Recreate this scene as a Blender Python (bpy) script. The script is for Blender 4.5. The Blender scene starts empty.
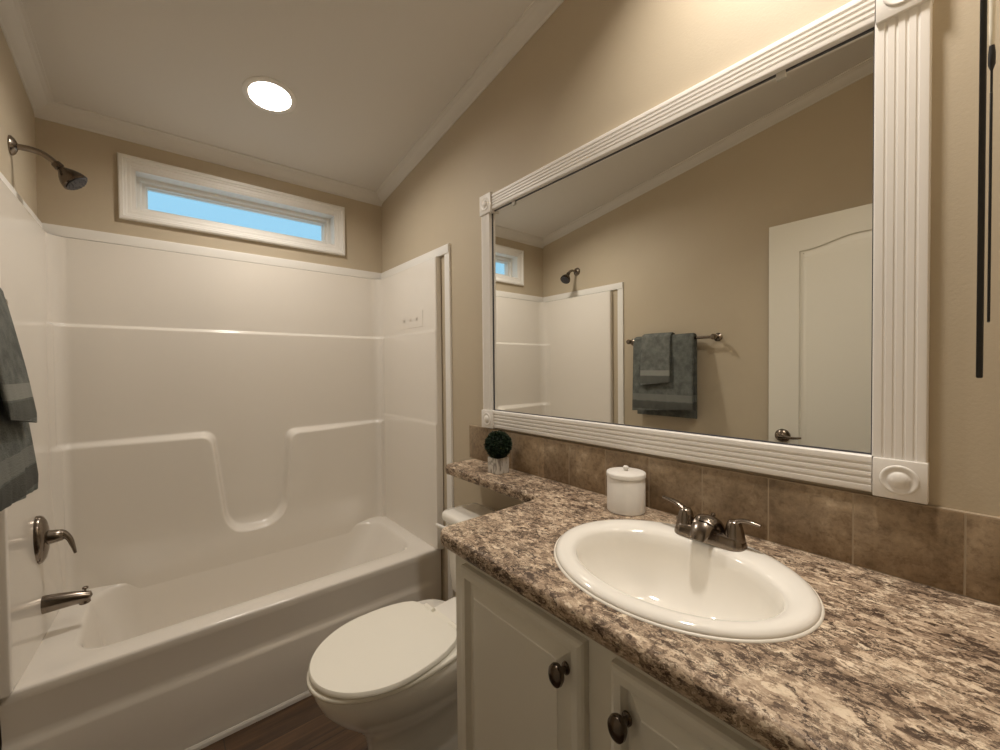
import bpy, bmesh, math, random
from mathutils import Vector, Matrix, noise as mnoise
R = math.radians
rnd = random.Random(7)
SC = bpy.context.scene
COL = SC.collection

# ------------------------------------------------------------------ camera, world, exposure
cam_d = bpy.data.cameras.new('camera')
cam = bpy.data.objects.new('camera', cam_d); COL.objects.link(cam)
cam_d.sensor_width = 36.0; cam_d.lens = 405.945 * 36.0 / 1000.0
cam_d.clip_start = 0.01
_r = Vector((0.76853121, -0.6397492, -0.00898563)); _u = Vector((0.0181071, 0.00770924, 0.99980633)); _f = Vector((0.63955603, 0.76854507, -0.0175088))
cam.matrix_world = Matrix(((_r.x, _u.x, -_f.x, -1.0398), (_r.y, _u.y, -_f.y, 0.0), (_r.z, _u.z, -_f.z, 1.2695), (0, 0, 0, 1)))
SC.camera = cam

world = bpy.data.worlds.new('sky'); SC.world = world; world.use_nodes = True
bg = world.node_tree.nodes['Background']
bg.inputs['Color'].default_value = (0.342, 0.686, 0.93, 1); bg.inputs['Strength'].default_value = 1.04

SC.view_settings.view_transform = 'Standard'
SC.view_settings.look = 'None'
SC.view_settings.gamma = 1.0
SC.view_settings.use_curve_mapping = False
SC.view_settings.exposure = 0.0
SC.cycles.max_bounces = 14
SC.cycles.diffuse_bounces = 8
SC.cycles.glossy_bounces = 6
SC.cycles.sample_clamp_indirect = 6.0

LAMP = (1.0, 0.92, 0.82)
TUB_POWER = 9.8         # downlight over the tub
VANITY_POWER = 9.3     # downlight over the vanity
LENS_GLOW = 6.0

# ------------------------------------------------------------------ materials
def mat(name, col, rough=0.5, metal=0.0, coat=0.0, spec=0.5):
    m = bpy.data.materials.new(name); m.use_nodes = True
    b = m.node_tree.nodes['Principled BSDF']
    b.inputs['Base Color'].default_value = (*col, 1); b.inputs['Roughness'].default_value = rough
    b.inputs['Metallic'].default_value = metal; b.inputs['Coat Weight'].default_value = coat
    b.inputs['Coat Roughness'].default_value = 0.06
    b.inputs['Specular IOR Level'].default_value = spec
    return m
def N(m, t, **kw):
    n = m.node_tree.nodes.new(t)
    for k, v in kw.items(): setattr(n, k, v)
    return n
def L(m, a, b): m.node_tree.links.new(a, b)
def P(m): return m.node_tree.nodes['Principled BSDF']
def coords(m, scale=(1, 1, 1), rot=(0, 0, 0)):
    t = N(m, 'ShaderNodeTexCoord'); p = N(m, 'ShaderNodeMapping')
    p.inputs['Scale'].default_value = scale; p.inputs['Rotation'].default_value = rot
    L(m, t.outputs['Object'], p.inputs['Vector']); return p.outputs['Vector']
def noi(m, vec, scale, detail=4, rough=0.55, dist=0.0):
    n = N(m, 'ShaderNodeTexNoise'); n.inputs['Scale'].default_value = scale; n.inputs['Detail'].default_value = detail
    n.inputs['Roughness'].default_value = rough; n.inputs['Distortion'].default_value = dist
    L(m, vec, n.inputs['Vector']); return n.outputs['Fac']
def ramp(m, fac, stops):
    n = N(m, 'ShaderNodeValToRGB'); e = n.color_ramp.elements
    while len(e) < len(stops): e.new(0.5)
    for q, (p, c) in zip(e, stops): q.position = p; q.color = (*c, 1)
    L(m, fac, n.inputs['Fac']); return n.outputs['Color']
def mix(m, fac, a, b, mode='MIX'):
    n = N(m, 'ShaderNodeMix', data_type='RGBA', blend_type=mode)
    for v, k in ((fac, 0), (a, 6), (b, 7)):
        if isinstance(v, (int, float)): n.inputs[k].default_value = v
        elif isinstance(v, tuple): n.inputs[k].default_value = (*v, 1)
        else: L(m, v, n.inputs[k])
    return n.outputs[2]
def bump(m, h, strength, dist=0.002):
    b = N(m, 'ShaderNodeBump'); b.inputs['Strength'].default_value = strength; b.inputs['Distance'].default_value = dist
    L(m, h, b.inputs['Height']); L(m, b.outputs['Normal'], P(m).inputs['Normal'])
def emis(name, col, s):
    m = mat(name, (0.9, 0.9, 0.9), 0.4); P(m).inputs['Emission Color'].default_value = (*col, 1); P(m).inputs['Emission Strength'].default_value = s; return m

WALL = mat('tan_wall', (0.50, 0.425, 0.315), 0.62)
v = coords(WALL); L(WALL, mix(WALL, noi(WALL, v, 3.5, 3), (0.485, 0.41, 0.30), (0.53, 0.455, 0.34)), P(WALL).inputs['Base Color']); bump(WALL, noi(WALL, v, 170, 3), 0.22, 0.0015)
CEIL = mat('ceiling_white', (0.69, 0.665, 0.625), 0.8)
v = coords(CEIL); bump(CEIL, noi(CEIL, v, 60, 4), 0.12, 0.002)
WHITE = mat('white_trim', (0.80, 0.78, 0.74), 0.38)
FRAME = mat('white_frame', (0.80, 0.77, 0.73), 0.42)
CAB = mat('cabinet_cream', (0.74, 0.71, 0.63), 0.40)
DOORM = mat('door_cream', (0.78, 0.75, 0.66), 0.45)
ACR = mat('tub_acrylic', (0.80, 0.76, 0.70), 0.16, coat=0.25)
PORC = mat('porcelain', (0.87, 0.84, 0.78), 0.07, coat=0.4)
SEAT = mat('seat_plastic', (0.88, 0.85, 0.76), 0.22)
NICK = mat('dark_nickel', (0.25, 0.21, 0.175), 0.22, metal=1.0)
BRZ = mat('dark_bronze', (0.12, 0.095, 0.075), 0.22, metal=1.0)
NOZ = mat('nozzle_and_shadow_grey', (0.05, 0.05, 0.06), 0.4)
MIRR = mat('mirror_silver', (0.94, 0.94, 0.91), 0.0, metal=1.0)
BLACK = mat('black_metal', (0.012, 0.011, 0.010), 0.4)
PALE = mat('pale_rod', (0.88, 0.83, 0.70), 0.4)
GROUT = mat('grout', (0.36, 0.285, 0.20), 0.8)
CAULK = mat('caulk', (0.82, 0.78, 0.70), 0.4)
CLIP = mat('clear_clip', (0.60, 0.58, 0.54), 0.15)
STEM = mat('soil', (0.03, 0.025, 0.02), 0.9)
LEAF = mat('boxwood', (0.012, 0.030, 0.012), 0.55)
v = coords(LEAF); L(LEAF, mix(LEAF, noi(LEAF, v, 160, 2), (0.006, 0.014, 0.006), (0.022, 0.05, 0.02)), P(LEAF).inputs['Base Color'])
LENS = emis('downlight_lens', LAMP, LENS_GLOW)
LABEL = mat('faded_sticker', (0.785, 0.745, 0.685), 0.2)
MARK = mat('faded_ink', (0.64, 0.58, 0.51), 0.4)
GLASS = mat('window_glass', (1, 1, 1), 0.02)
tr_ = N(GLASS, 'ShaderNodeBsdfTransparent'); gl_ = N(GLASS, 'ShaderNodeBsdfGlossy'); gl_.inputs['Roughness'].default_value = 0.02; mx_ = N(GLASS, 'ShaderNodeMixShader'); mx_.inputs[0].default_value = 0.04
L(GLASS, tr_.outputs[0], mx_.inputs[1]); L(GLASS, gl_.outputs[0], mx_.inputs[2]); L(GLASS, mx_.outputs[0], GLASS.node_tree.nodes['Material Output'].inputs['Surface'])

POT = mat('silver_pot', (0.62, 0.60, 0.57), 0.25, metal=0.35)
v = coords(POT, (40, 40, 16)); L(POT, ramp(POT, noi(POT, v, 1.0, 4, 0.6, 1.5), [(0.0, (0.12, 0.11, 0.10)), (0.40, (0.32, 0.30, 0.28)), (0.52, (0.70, 0.68, 0.64)), (1, (0.85, 0.83, 0.8))]), P(POT).inputs['Base Color'])

CAN = mat('canister_marble', (0.78, 0.75, 0.70), 0.35)
v = coords(CAN, (60, 60, 4)); L(CAN, mix(CAN, noi(CAN, v, 1.0, 3), (0.72, 0.69, 0.64), (0.82, 0.79, 0.75)), P(CAN).inputs['Base Color'])

# brown stone tile, one tone per tile
TILE = mat('brown_stone_tile', (0.22, 0.16, 0.11), 0.42)
v = coords(TILE, (1, 1, 1)); n1 = noi(TILE, v, 13, 9, 0.72, 0.25); n2 = noi(TILE, v, 70, 5, 0.65, 0.3)
a = ramp(TILE, n1, [(0.28, (0.155, 0.108, 0.064)), (0.46, (0.270, 0.198, 0.124)), (0.58, (0.345, 0.262, 0.172)), (0.72, (0.52, 0.42, 0.30))])
b_ = ramp(TILE, n2, [(0.34, (0.74, 0.70, 0.66)), (0.50, (1, 1, 1)), (0.68, (1.12, 1.10, 1.08))])
geo = N(TILE, 'ShaderNodeTexCoord'); sx = N(TILE, 'ShaderNodeSeparateXYZ'); L(TILE, geo.outputs['Object'], sx.inputs[0])
dv = N(TILE, 'ShaderNodeMath', operation='DIVIDE'); L(TILE, sx.outputs['Y'], dv.inputs[0]); dv.inputs[1].default_value = 0.1435
fl = N(TILE, 'ShaderNodeMath', operation='FLOOR'); L(TILE, dv.outputs[0], fl.inputs[0])
wn = N(TILE, 'ShaderNodeTexWhiteNoise', noise_dimensions='1D'); L(TILE, fl.outputs[0], wn.inputs['W'])
tone = ramp(TILE, wn.outputs['Value'], [(0, (0.82, 0.80, 0.78)), (1, (1.12, 1.10, 1.08))])
c = mix(TILE, 1.0, mix(TILE, 1.0, a, b_, 'MULTIPLY'), tone, 'MULTIPLY')
L(TILE, c, P(TILE).inputs['Base Color']); bump(TILE, n2, 0.25, 0.002)

# laminate with stone flecks drawn out along the counter
GRAN = mat('speckled_laminate', (0.4, 0.33, 0.27), 0.48, spec=0.22)
v = coords(GRAN, (1.0, 0.58, 1.0), (0, 0, R(8)))
nzc = N(GRAN, 'ShaderNodeTexNoise'); nzc.inputs['Scale'].default_value = 55; nzc.inputs['Detail'].default_value = 5; nzc.inputs['Roughness'].default_value = 0.65; L(GRAN, v, nzc.inputs['Vector'])
sub_ = N(GRAN, 'ShaderNodeVectorMath', operation='SUBTRACT'); sub_.inputs[1].default_value = (0.5, 0.5, 0.5); L(GRAN, nzc.outputs['Color'], sub_.inputs[0])
sc_ = N(GRAN, 'ShaderNodeVectorMath', operation='SCALE'); sc_.inputs['Scale'].default_value = 0.042; L(GRAN, sub_.outputs[0], sc_.inputs[0])
dm = N(GRAN, 'ShaderNodeVectorMath', operation='ADD'); L(GRAN, v, dm.inputs[0]); L(GRAN, sc_.outputs[0], dm.inputs[1]); wv = dm.outputs[0]
def cellrand(scale):
    vo = N(GRAN, 'ShaderNodeTexVoronoi'); vo.inputs['Scale'].default_value = scale; L(GRAN, wv, vo.inputs['Vector'])
    sp_ = N(GRAN, 'ShaderNodeSeparateColor'); L(GRAN, vo.outputs['Color'], sp_.inputs[0]); return sp_.outputs[0]
def math2(op, a, b):
    n = N(GRAN, 'ShaderNodeMath', operation=op)
    for k, q in enumerate((a, b)):
        if isinstance(q, (int, float)): n.inputs[k].default_value = q
        else: L(GRAN, q, n.inputs[k])
    return n.outputs[0]
big = noi(GRAN, v, 7, 4, 0.55, 0.8)
tone = math2('ADD', math2('MULTIPLY', cellrand(165), 0.56), math2('MULTIPLY', cellrand(72), 0.36))
tone = math2('ADD', tone, math2('MULTIPLY', math2('SUBTRACT', big, 0.5), 0.75))
tone = math2('ADD', tone, math2('MULTIPLY', math2('SUBTRACT', noi(GRAN, wv, 150, 5, 0.7), 0.5), 0.7))
c = ramp(GRAN, tone, [(0.10, (0.062, 0.043, 0.033)), (0.23, (0.145, 0.104, 0.077)), (0.36, (0.275, 0.210, 0.156)), (0.54, (0.410, 0.325, 0.250)), (0.70, (0.560, 0.470, 0.370)), (0.88, (0.680, 0.600, 0.490))])
ve = N(GRAN, 'ShaderNodeTexVoronoi', feature='DISTANCE_TO_EDGE'); ve.inputs['Scale'].default_value = 105; L(GRAN, wv, ve.inputs['Vector'])
edge = ramp(GRAN, ve.outputs['Distance'], [(0.02, (1, 1, 1)), (0.11, (0, 0, 0))])
gate = ramp(GRAN, noi(GRAN, v, 20, 4, 0.6, 0.6), [(0.44, (0, 0, 0)), (0.58, (0.9, 0.9, 0.9))])
c = mix(GRAN, mix(GRAN, 1.0, edge, gate, 'MULTIPLY'), c, (0.052, 0.035, 0.026))
fleck = ramp(GRAN, noi(GRAN, wv, 78, 4, 0.62, 0.6), [(0.33, (0.95, 0.95, 0.95)), (0.39, (0, 0, 0))])
c = mix(GRAN, fleck, c, (0.045, 0.029, 0.021))
pale = ramp(GRAN, noi(GRAN, wv, 64, 4, 0.6, 0.4), [(0.60, (0, 0, 0)), (0.67, (0.85, 0.85, 0.85))])
c = mix(GRAN, pale, c, (0.76, 0.68, 0.56))
c = mix(GRAN, 1.0, c, (1.04, 0.98, 0.905), 'MULTIPLY')
L(GRAN, c, P(GRAN).inputs['Base Color'])

# towel cloth (bands along the hem)
def towel_mat(name, lo, hi, bands):
    m = mat(name, lo, 0.95, spec=0.1)
    v = coords(m); n1 = noi(m, v, 300, 2); n2 = noi(m, v, 26, 4)
    c = mix(m, n1, lo, hi); c = mix(m, 1.0, c, ramp(m, n2, [(0.35, (0.72, 0.72, 0.72)), (0.65, (1.18, 1.18, 1.18))]), 'MULTIPLY')
    t = N(m, 'ShaderNodeTexCoord'); s = N(m, 'ShaderNodeSeparateXYZ'); L(m, t.outputs['Object'], s.inputs[0])
    for z0, z1, col in bands:
        g = N(m, 'ShaderNodeMath', operation='GREATER_THAN'); L(m, s.outputs['Z'], g.inputs[0]); g.inputs[1].default_value = z0
        l = N(m, 'ShaderNodeMath', operation='LESS_THAN'); L(m, s.outputs['Z'], l.inputs[0]); l.inputs[1].default_value = z1
        k = N(m, 'ShaderNodeMath', operation='MULTIPLY'); L(m, g.outputs[0], k.inputs[0]); L(m, l.outputs[0], k.inputs[1])
        k2 = N(m, 'ShaderNodeMath', operation='MULTIPLY'); L(m, k.outputs[0], k2.inputs[0]); k2.inputs[1].default_value = 0.85
        c = mix(m, k2.outputs[0], c, col)
    L(m, c, P(m).inputs['Base Color']); bump(m, n1, 0.7, 0.003); return m
BATH_T = towel_mat('bath_towel_cloth', (0.090, 0.098, 0.091), (0.180, 0.190, 0.176), [(0.070, 0.110, (0.185, 0.19, 0.175)), (0.018, 0.066, (0.085, 0.086, 0.078))])
HAND_T = towel_mat('hand_towel_cloth', (0.110, 0.117, 0.108), (0.205, 0.214, 0.198), [(0.060, 0.092, (0.27, 0.275, 0.25)), (0.014, 0.056, (0.105, 0.108, 0.098))])

FLOOR = mat('dark_wood_vinyl', (0.1, 0.06, 0.035), 0.42)
v = coords(FLOOR, (1, 1, 1))
br = N(FLOOR, 'ShaderNodeTexBrick'); br.offset = 0.4; br.inputs['Scale'].default_value = 1.0; br.inputs['Brick Width'].default_value = 0.9; br.inputs['Row Height'].default_value = 0.12
br.inputs['Mortar Size'].default_value = 0.0015; br.inputs['Color1'].default_value = (0.065, 0.036, 0.018, 1); br.inputs['Color2'].default_value = (0.112, 0.065, 0.033, 1); br.inputs['Mortar'].default_value = (0.03, 0.02, 0.012, 1)
L(FLOOR, v, br.inputs['Vector']); v2 = coords(FLOOR, (2.5, 34, 1)); g = noi(FLOOR, v2, 1.0, 7, 0.65, 0.8)
L(FLOOR, mix(FLOOR, 1.0, br.outputs['Color'], ramp(FLOOR, g, [(0.3, (0.45, 0.42, 0.4)), (0.7, (1.5, 1.4, 1.3))]), 'MULTIPLY'), P(FLOOR).inputs['Base Color'])

# ------------------------------------------------------------------ object helpers
def origin_of(o):
    p = Vector((0, 0, 0))
    while o is not None: p += o.location; o = o.parent
    return p
def obj(name, bm, m, parent=None, loc=None, smooth=38):
    o0 = origin_of(parent) if parent else Vector(loc or (0, 0, 0))
    bmesh.ops.translate(bm, verts=bm.verts, vec=-o0)
    bmesh.ops.recalc_face_normals(bm, faces=bm.faces)
    me = bpy.data.meshes.new(name); bm.to_mesh(me); bm.free()
    for p in me.polygons: p.use_smooth = bool(smooth)
    if smooth: me.set_sharp_from_angle(angle=R(smooth))
    me.materials.append(m)
    o = bpy.data.objects.new(name, me); COL.objects.link(o)
    if parent: o.parent = parent
    else: o.location = o0
    return o
def thing(name, loc, label=None, cat=None, group=None, structure=False):
    o = bpy.data.objects.new(name, None); COL.objects.link(o); o.location = loc; o.empty_display_size = 0.05
    tag(o, label, cat, group, structure); return o
def tag(o, label=None, cat=None, group=None, structure=False):
    if label: o['label'] = label
    if cat: o['category'] = cat
    if group: o['group'] = group
    if structure: o['kind'] = 'structure'
    return o
def struct(name, bm, m, smooth=38): return tag(obj(name, bm, m, None, None, smooth), structure=True)
def nb(): return bmesh.new()
def box(bm, x0, x1, y0, y1, z0, z1, bev=0.0, seg=2):
    vs = [bm.verts.new((x, y, z)) for x in (x0, x1) for y in (y0, y1) for z in (z0, z1)]
    q = [(0, 1, 3, 2), (4, 6, 7, 5), (0, 4, 5, 1), (2, 3, 7, 6), (0, 2, 6, 4), (1, 5, 7, 3)]
    fs = [bm.faces.new([vs[i] for i in f]) for f in q]
    bmesh.ops.recalc_face_normals(bm, faces=fs)
    if bev: bmesh.ops.bevel(bm, geom=list({e for f in fs for e in f.edges}), offset=bev, segments=seg, profile=0.5, affect='EDGES')
def loft(bm, loops, cap0=True, cap1=True, closed=True):
    vl = [[bm.verts.new(p) for p in lp] for lp in loops]
    for a, b in zip(vl, vl[1:]):
        n = len(a)
        for i in range(n if closed else n - 1):
            j = (i + 1) % n
            bm.faces.new((a[i], a[j], b[j], b[i]))
    if cap0: bm.faces.new(vl[0][::-1])
    if cap1: bm.faces.new(vl[-1])
    return vl
def frame_axes(d):
    d = Vector(d).normalized(); a = Vector((0, 0, 1)) if abs(d.z) < 0.9 else Vector((1, 0, 0))
    s = d.cross(a).normalized(); return d, s, s.cross(d)
def lathe(bm, o, d, prof, n=32, ex=1.0, ey=1.0):
    """prof: list of (radius, distance along d)."""
    o = Vector(o); d, s, t = frame_axes(d)
    loops = [[o + d * h + s * (max(r, 1e-5) * ex * math.cos(2 * math.pi * k / n)) + t * (max(r, 1e-5) * ey * math.sin(2 * math.pi * k / n)) for k in range(n)] for r, h in prof]
    loft(bm, loops)
def bez(pts, n=8):
    """Catmull-Rom through pts."""
    P_ = [Vector(p) for p in pts]; P_ = [P_[0] * 2 - P_[1]] + P_ + [P_[-1] * 2 - P_[-2]]; out = []
    for i in range(1, len(P_) - 2):
        for k in range(n):
            t = k / n; a, b, c, d = P_[i - 1:i + 3]
            out.append(0.5 * ((2 * b) + (c - a) * t + (2 * a - 5 * b + 4 * c - d) * t * t + (3 * b - a - 3 * c + d) * t ** 3))
    out.append(P_[-2]); return out
def tube(bm, pts, rad, n=14, flat=(1.0, 1.0), up=(0, 0, 1)):
    pts = [Vector(p) for p in pts]; loops = []; m = len(pts)
    for i, p in enumerate(pts):
        d = (pts[min(i + 1, m - 1)] - pts[max(i - 1, 0)]).normalized()
        s = d.cross(Vector(up))
        if s.length < 1e-4: s = d.cross(Vector((1, 0, 0)))
        s.normalize(); t = s.cross(d)
        t_ = i / (m - 1) * (len(rad) - 1); k = min(int(t_), len(rad) - 2); r = rad[k] + (rad[k + 1] - rad[k]) * (t_ - k)
        loops.append([p + s * (r * flat[0] * math.cos(2 * math.pi * q / n)) + t * (r * flat[1] * math.sin(2 * math.pi * q / n)) for q in range(n)])
    loft(bm, loops)
def rrect(x0, x1, y0, y1, r, z, nc=8, ns=8):
    pts = []
    C_ = [(x1 - r, y1 - r, 0), (x0 + r, y1 - r, 90), (x0 + r, y0 + r, 180), (x1 - r, y0 + r, 270)]
    for i, (cx, cy, a0) in enumerate(C_):
        arc = [(cx + r * math.cos(R(a0 + 90 * k / nc)), cy + r * math.sin(R(a0 + 90 * k / nc))) for k in range(nc + 1)]
        pts += arc
        nx, ny, na = C_[(i + 1) % 4]; q = (nx + r * math.cos(R(na)), ny + r * math.sin(R(na)))
        for k in range(1, ns): pts.append((arc[-1][0] + (q[0] - arc[-1][0]) * k / ns, arc[-1][1] + (q[1] - arc[-1][1]) * k / ns))
    return [Vector((x, y, z)) for x, y in pts]
def poly_offset(P_, d):
    """Offset a closed CCW 2D polygon inwards by d."""
    n = len(P_); out = []
    for i in range(n):
        a, b, c = Vector(P_[i - 1]), Vector(P_[i]), Vector(P_[(i + 1) % n])
        e1 = (b - a).normalized(); e2 = (c - b).normalized()
        n1 = Vector((-e1.y, e1.x)); n2 = Vector((-e2.y, e2.x)); q = n1 + n2
        out.append(b + q * (d / max(0.35, q.dot(n1))))
    return out
def fill_ring(bm, outers):
    """outers: list of vert lists (rings); triangulates the area between them."""
    es = []
    for ring in outers:
        n = len(ring)
        for i in range(n):
            e = bm.edges.get((ring[i], ring[(i + 1) % n])) or bm.edges.new((ring[i], ring[(i + 1) % n])); es.append(e)
    bmesh.ops.triangle_fill(bm, use_beauty=True, use_dissolve=False, edges=es)
def panel_slab(bm, mp, outline, holes, thick, edge=0.003, prof=((0.0, 0.0), (0.004, 0.006), (0.010, 0.006), (0.034, 0.001), (0.036, 0.0005))):
    """A slab whose front carries moulded panels. mp(u, v, depth) -> point; depth 0 is the front, positive is into the slab."""
    def ring(pts, d): return [bm.verts.new(mp(p[0], p[1], d)) for p in pts]
    def bridge(a, b):
        n = len(a)
        for i in range(n): bm.faces.new((a[i], a[(i + 1) % n], b[(i + 1) % n], b[i]))
    r_b = ring(outline, thick); r_m = ring(outline, edge); r_n = ring(poly_offset(outline, edge * 0.4), edge * 0.45); r_f = ring(poly_offset(outline, edge * 1.3), 0)
    bm.faces.new(r_b[::-1]); bridge(r_b, r_m); bridge(r_m, r_n); bridge(r_n, r_f)
    rings = [r_f]
    for h in holes:
        prev = None
        for o, d in prof:
            q = ring(poly_offset(h, o), d)
            if prev is None: rings.append(q)
            else: bridge(prev, q)
            prev = q
        bm.faces.new(prev)
    fill_ring(bm, rings)
def ss(a, b, x):
    t = min(1.0, max(0.0, (x - a) / (b - a))); return t * t * (3 - 2 * t)

# ------------------------------------------------------------------ the room
W = 1.40; D = 2.36; YN = -0.03
def zc(y): return 2.302 + 0.145 * (D - y)
YB = -1.7
bm = nb(); box(bm, -W - 0.1, 0.1, YB - .1, D + 0.12, -0.08, 0.0); struct('floor', bm, FLOOR, 0)
CAN_R = 0.076; CANS = ((-0.685, 1.86), (-0.28, 0.34))
bm = nb(); x0_, x1_, y0_, y1_ = -W - 0.1, 0.1, YB - .1, D + 0.12
lo_r = [bm.verts.new((x, y, zc(y))) for x, y in ((x0_, y0_), (x1_, y0_), (x1_, y1_), (x0_, y1_))]
hi_r = [bm.verts.new((v_.co.x, v_.co.y, v_.co.z + 0.12)) for v_ in lo_r]
bm.faces.new(hi_r)
for i in range(4): bm.faces.new((lo_r[i], lo_r[(i + 1) % 4], hi_r[(i + 1) % 4], hi_r[i]))
rings = [lo_r]
for cx, cy in CANS: rings.append([bm.verts.new((cx + CAN_R * math.cos(2 * math.pi * k / 48), cy + CAN_R * math.sin(2 * math.pi * k / 48), zc(cy + CAN_R * math.sin(2 * math.pi * k / 48)))) for k in range(48)])
es = []
for rg in rings:
    for i in range(len(rg)): es.append(bm.edges.get((rg[i], rg[(i + 1) % len(rg)])) or bm.edges.new((rg[i], rg[(i + 1) % len(rg)])))
bmesh.ops.triangle_fill(bm, use_beauty=True, use_dissolve=False, edges=es)
struct('ceiling', bm, CEIL, 0)
bm = nb(); box(bm, 0.0, 0.1, YB, D + 0.12, 0, 2.95); struct('wall_right', bm, WALL, 0)
bm = nb(); box(bm, -W - 0.1, -W, YB, D + 0.12, 0, 2.95); struct('wall_left', bm, WALL, 0)
bm = nb(); box(bm, -W - 0.1, 0.1, YB - 0.1, YB, 0, 2.95); struct('wall_back', bm, WALL, 0)
OX0, OX1, OZ0, OZ1 = -1.119, -0.275, 1.965, 2.140       # window opening
bm = nb()
box(bm, -W, 0, D, D + 0.12, 0, OZ0); box(bm, -W, 0, D, D + 0.12, OZ1, 2.5)
box(bm, -W, OX0, D, D + 0.12, OZ0, OZ1); box(bm, OX1, 0, D, D + 0.12, OZ0, OZ1)
struct('wall_far', bm, WALL, 0)
bm = nb()
box(bm, -0.62, 0, YN - 0.1, YN, 0, 2.85); box(bm, -W, -1.36, YN - 0.1, YN, 0, 2.85); box(bm, -1.36, -0.62, YN - 0.1, YN, 1.98, 2.85)
struct('wall_near', bm, WALL, 0)

# crown moulding: (out from wall, down from ceiling)
CP = [(0.0, -0.050), (0.006, -0.050), (0.010, -0.044), (0.018, -0.041), (0.032, -0.034), (0.046, -0.022), (0.056, -0.013), (0.064, -0.011), (0.070, -0.007), (0.080, -0.006), (0.080, 0.004), (0.0, 0.004)]
bm = nb(); loft(bm, [[Vector((x, D - a * 0.75, zc(D - a * 0.75) + h * 0.98)) for a, h in CP] for x in (-W, 0)]); struct('trim_1', bm, CEIL, 25)
bm = nb(); loft(bm, [[Vector((-a * 0.75, y, zc(y) + h * 0.74)) for a, h in CP] for y in (YN, D)]); struct('trim_2', bm, CEIL, 25)
bm = nb(); loft(bm, [[Vector((-W + a * 0.75, y, zc(y) + h * 0.74)) for a, h in CP] for y in (YN, D)]); struct('trim_3', bm, CEIL, 25)

# ------------------------------------------------------------------ window
win = thing('window_1', (-0.697, D, OZ0), structure=True)
bm = nb()
def casing_loop(x0, x1, z0, z1, y): return [Vector((x0, y, z0)), Vector((x1, y, z0)), Vector((x1, y, z1)), Vector((x0, y, z1))]
TW = 0.049
prof = [(TW, 0.0), (TW, 0.016), (TW - 0.004, 0.019), (TW - 0.014, 0.019), (TW - 0.018, 0.014), (TW - 0.024, 0.013), (TW - 0.028, 0.010), (0.010, 0.009), (0.007, 0.007), (0.0, 0.006), (0.0, 0.0)]
loops = [casing_loop(OX0 - w, OX1 + w, OZ0 - w, OZ1 + w, D - h) for w, h in prof]
loft(bm, loops + [loops[0]], False, False); bmesh.ops.remove_doubles(bm, verts=bm.verts, dist=1e-5)
obj('trim', bm, WHITE, win, smooth=20)
bm = nb()
q = [casing_loop(OX0, OX1, OZ0, OZ1, D - 0.001), casing_loop(OX0, OX1, OZ0, OZ1, D + 0.12), casing_loop(OX0 + .006, OX1 - .006, OZ0 + .006, OZ1 - .006, D + 0.12), casing_loop(OX0 + .006, OX1 - .006, OZ0 + .006, OZ1 - .006, D - 0.001)]
loft(bm, q + [q[0]], False, False); bmesh.ops.remove_doubles(bm, verts=bm.verts, dist=1e-5)
obj('jamb', bm, WHITE, win, smooth=0)
bm = nb(); a = 0.006
prof = [(0.0, 0.065), (0.0, 0.115), (0.037, 0.115), (0.037, 0.098), (0.031, 0.094), (0.030, 0.082), (0.018, 0.080), (0.017, 0.070), (0.012, 0.065)]
loops = [casing_loop(OX0 + a + w, OX1 - a - w, OZ0 + a + w, OZ1 - a - w, D + h) for w, h in prof]
loft(bm, loops + [loops[0]], False, False); bmesh.ops.remove_doubles(bm, verts=bm.verts, dist=1e-5)
sash = obj('sash', bm, WHITE, win, smooth=0)
bm = nb(); e = 0.042
box(bm, OX0 + e, OX1 - e, D + 0.100, D + 0.104, OZ0 + e, OZ1 - e); obj('pane', bm, GLASS, sash, smooth=0)

# ------------------------------------------------------------------ ceiling lights
RC = 0.025    # how far the lens sits up inside the trim
def downlight(x, y, power, spread, label):
    z = zc(y); t = thing('ceiling_light', (x, y, z), label, 'ceiling light', 'recessed ceiling lights' )
    ax = Vector((0, -0.145, -1)).normalized()       # out of the sloped ceiling, roughly down
    nrm = Vector((0, -0.145, -1)).normalized()
    bm = nb(); o = Vector((x, y, z))
    lathe(bm, o, nrm, [(0.0735, -0.040), (0.0735, 0.002), (0.076, 0.005), (0.082, 0.006), (0.090, 0.005), (0.096, 0.002), (0.097, -0.001)], 48)
    # open the ring: drop the caps
    bm.faces.ensure_lookup_table(); bmesh.ops.delete(bm, geom=[f for f in bm.faces if len(f.verts) > 4], context='FACES_ONLY')
    obj('trim_ring', bm, WHITE, t)
    bm = nb(); lathe(bm, o, nrm, [(0.0730, -RC - 0.004), (0.0730, -RC), (0.06, -RC + 0.0012), (0.0, -RC + 0.002)], 48); obj('lens', bm, LENS, t)
    ld = bpy.data.lights.new('lamp', 'AREA'); ld.shape = 'DISK'; ld.size = 0.135; ld.energy = power; ld.color = LAMP; ld.spread = R(spread)
    lo_ = bpy.data.objects.new('lamp', ld); COL.objects.link(lo_); lo_.parent = t; lo_.location = nrm * (-RC + 0.004)
    lo_.rotation_mode = 'QUATERNION'; lo_.rotation_quaternion = Vector((0, 0, -1)).rotation_difference(nrm)
    return t
downlight(*CANS[0], TUB_POWER, 175, 'lit recessed round ceiling light above the bathtub')
downlight(*CANS[1], VANITY_POWER, 130, 'recessed round ceiling light above the vanity sink')

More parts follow.
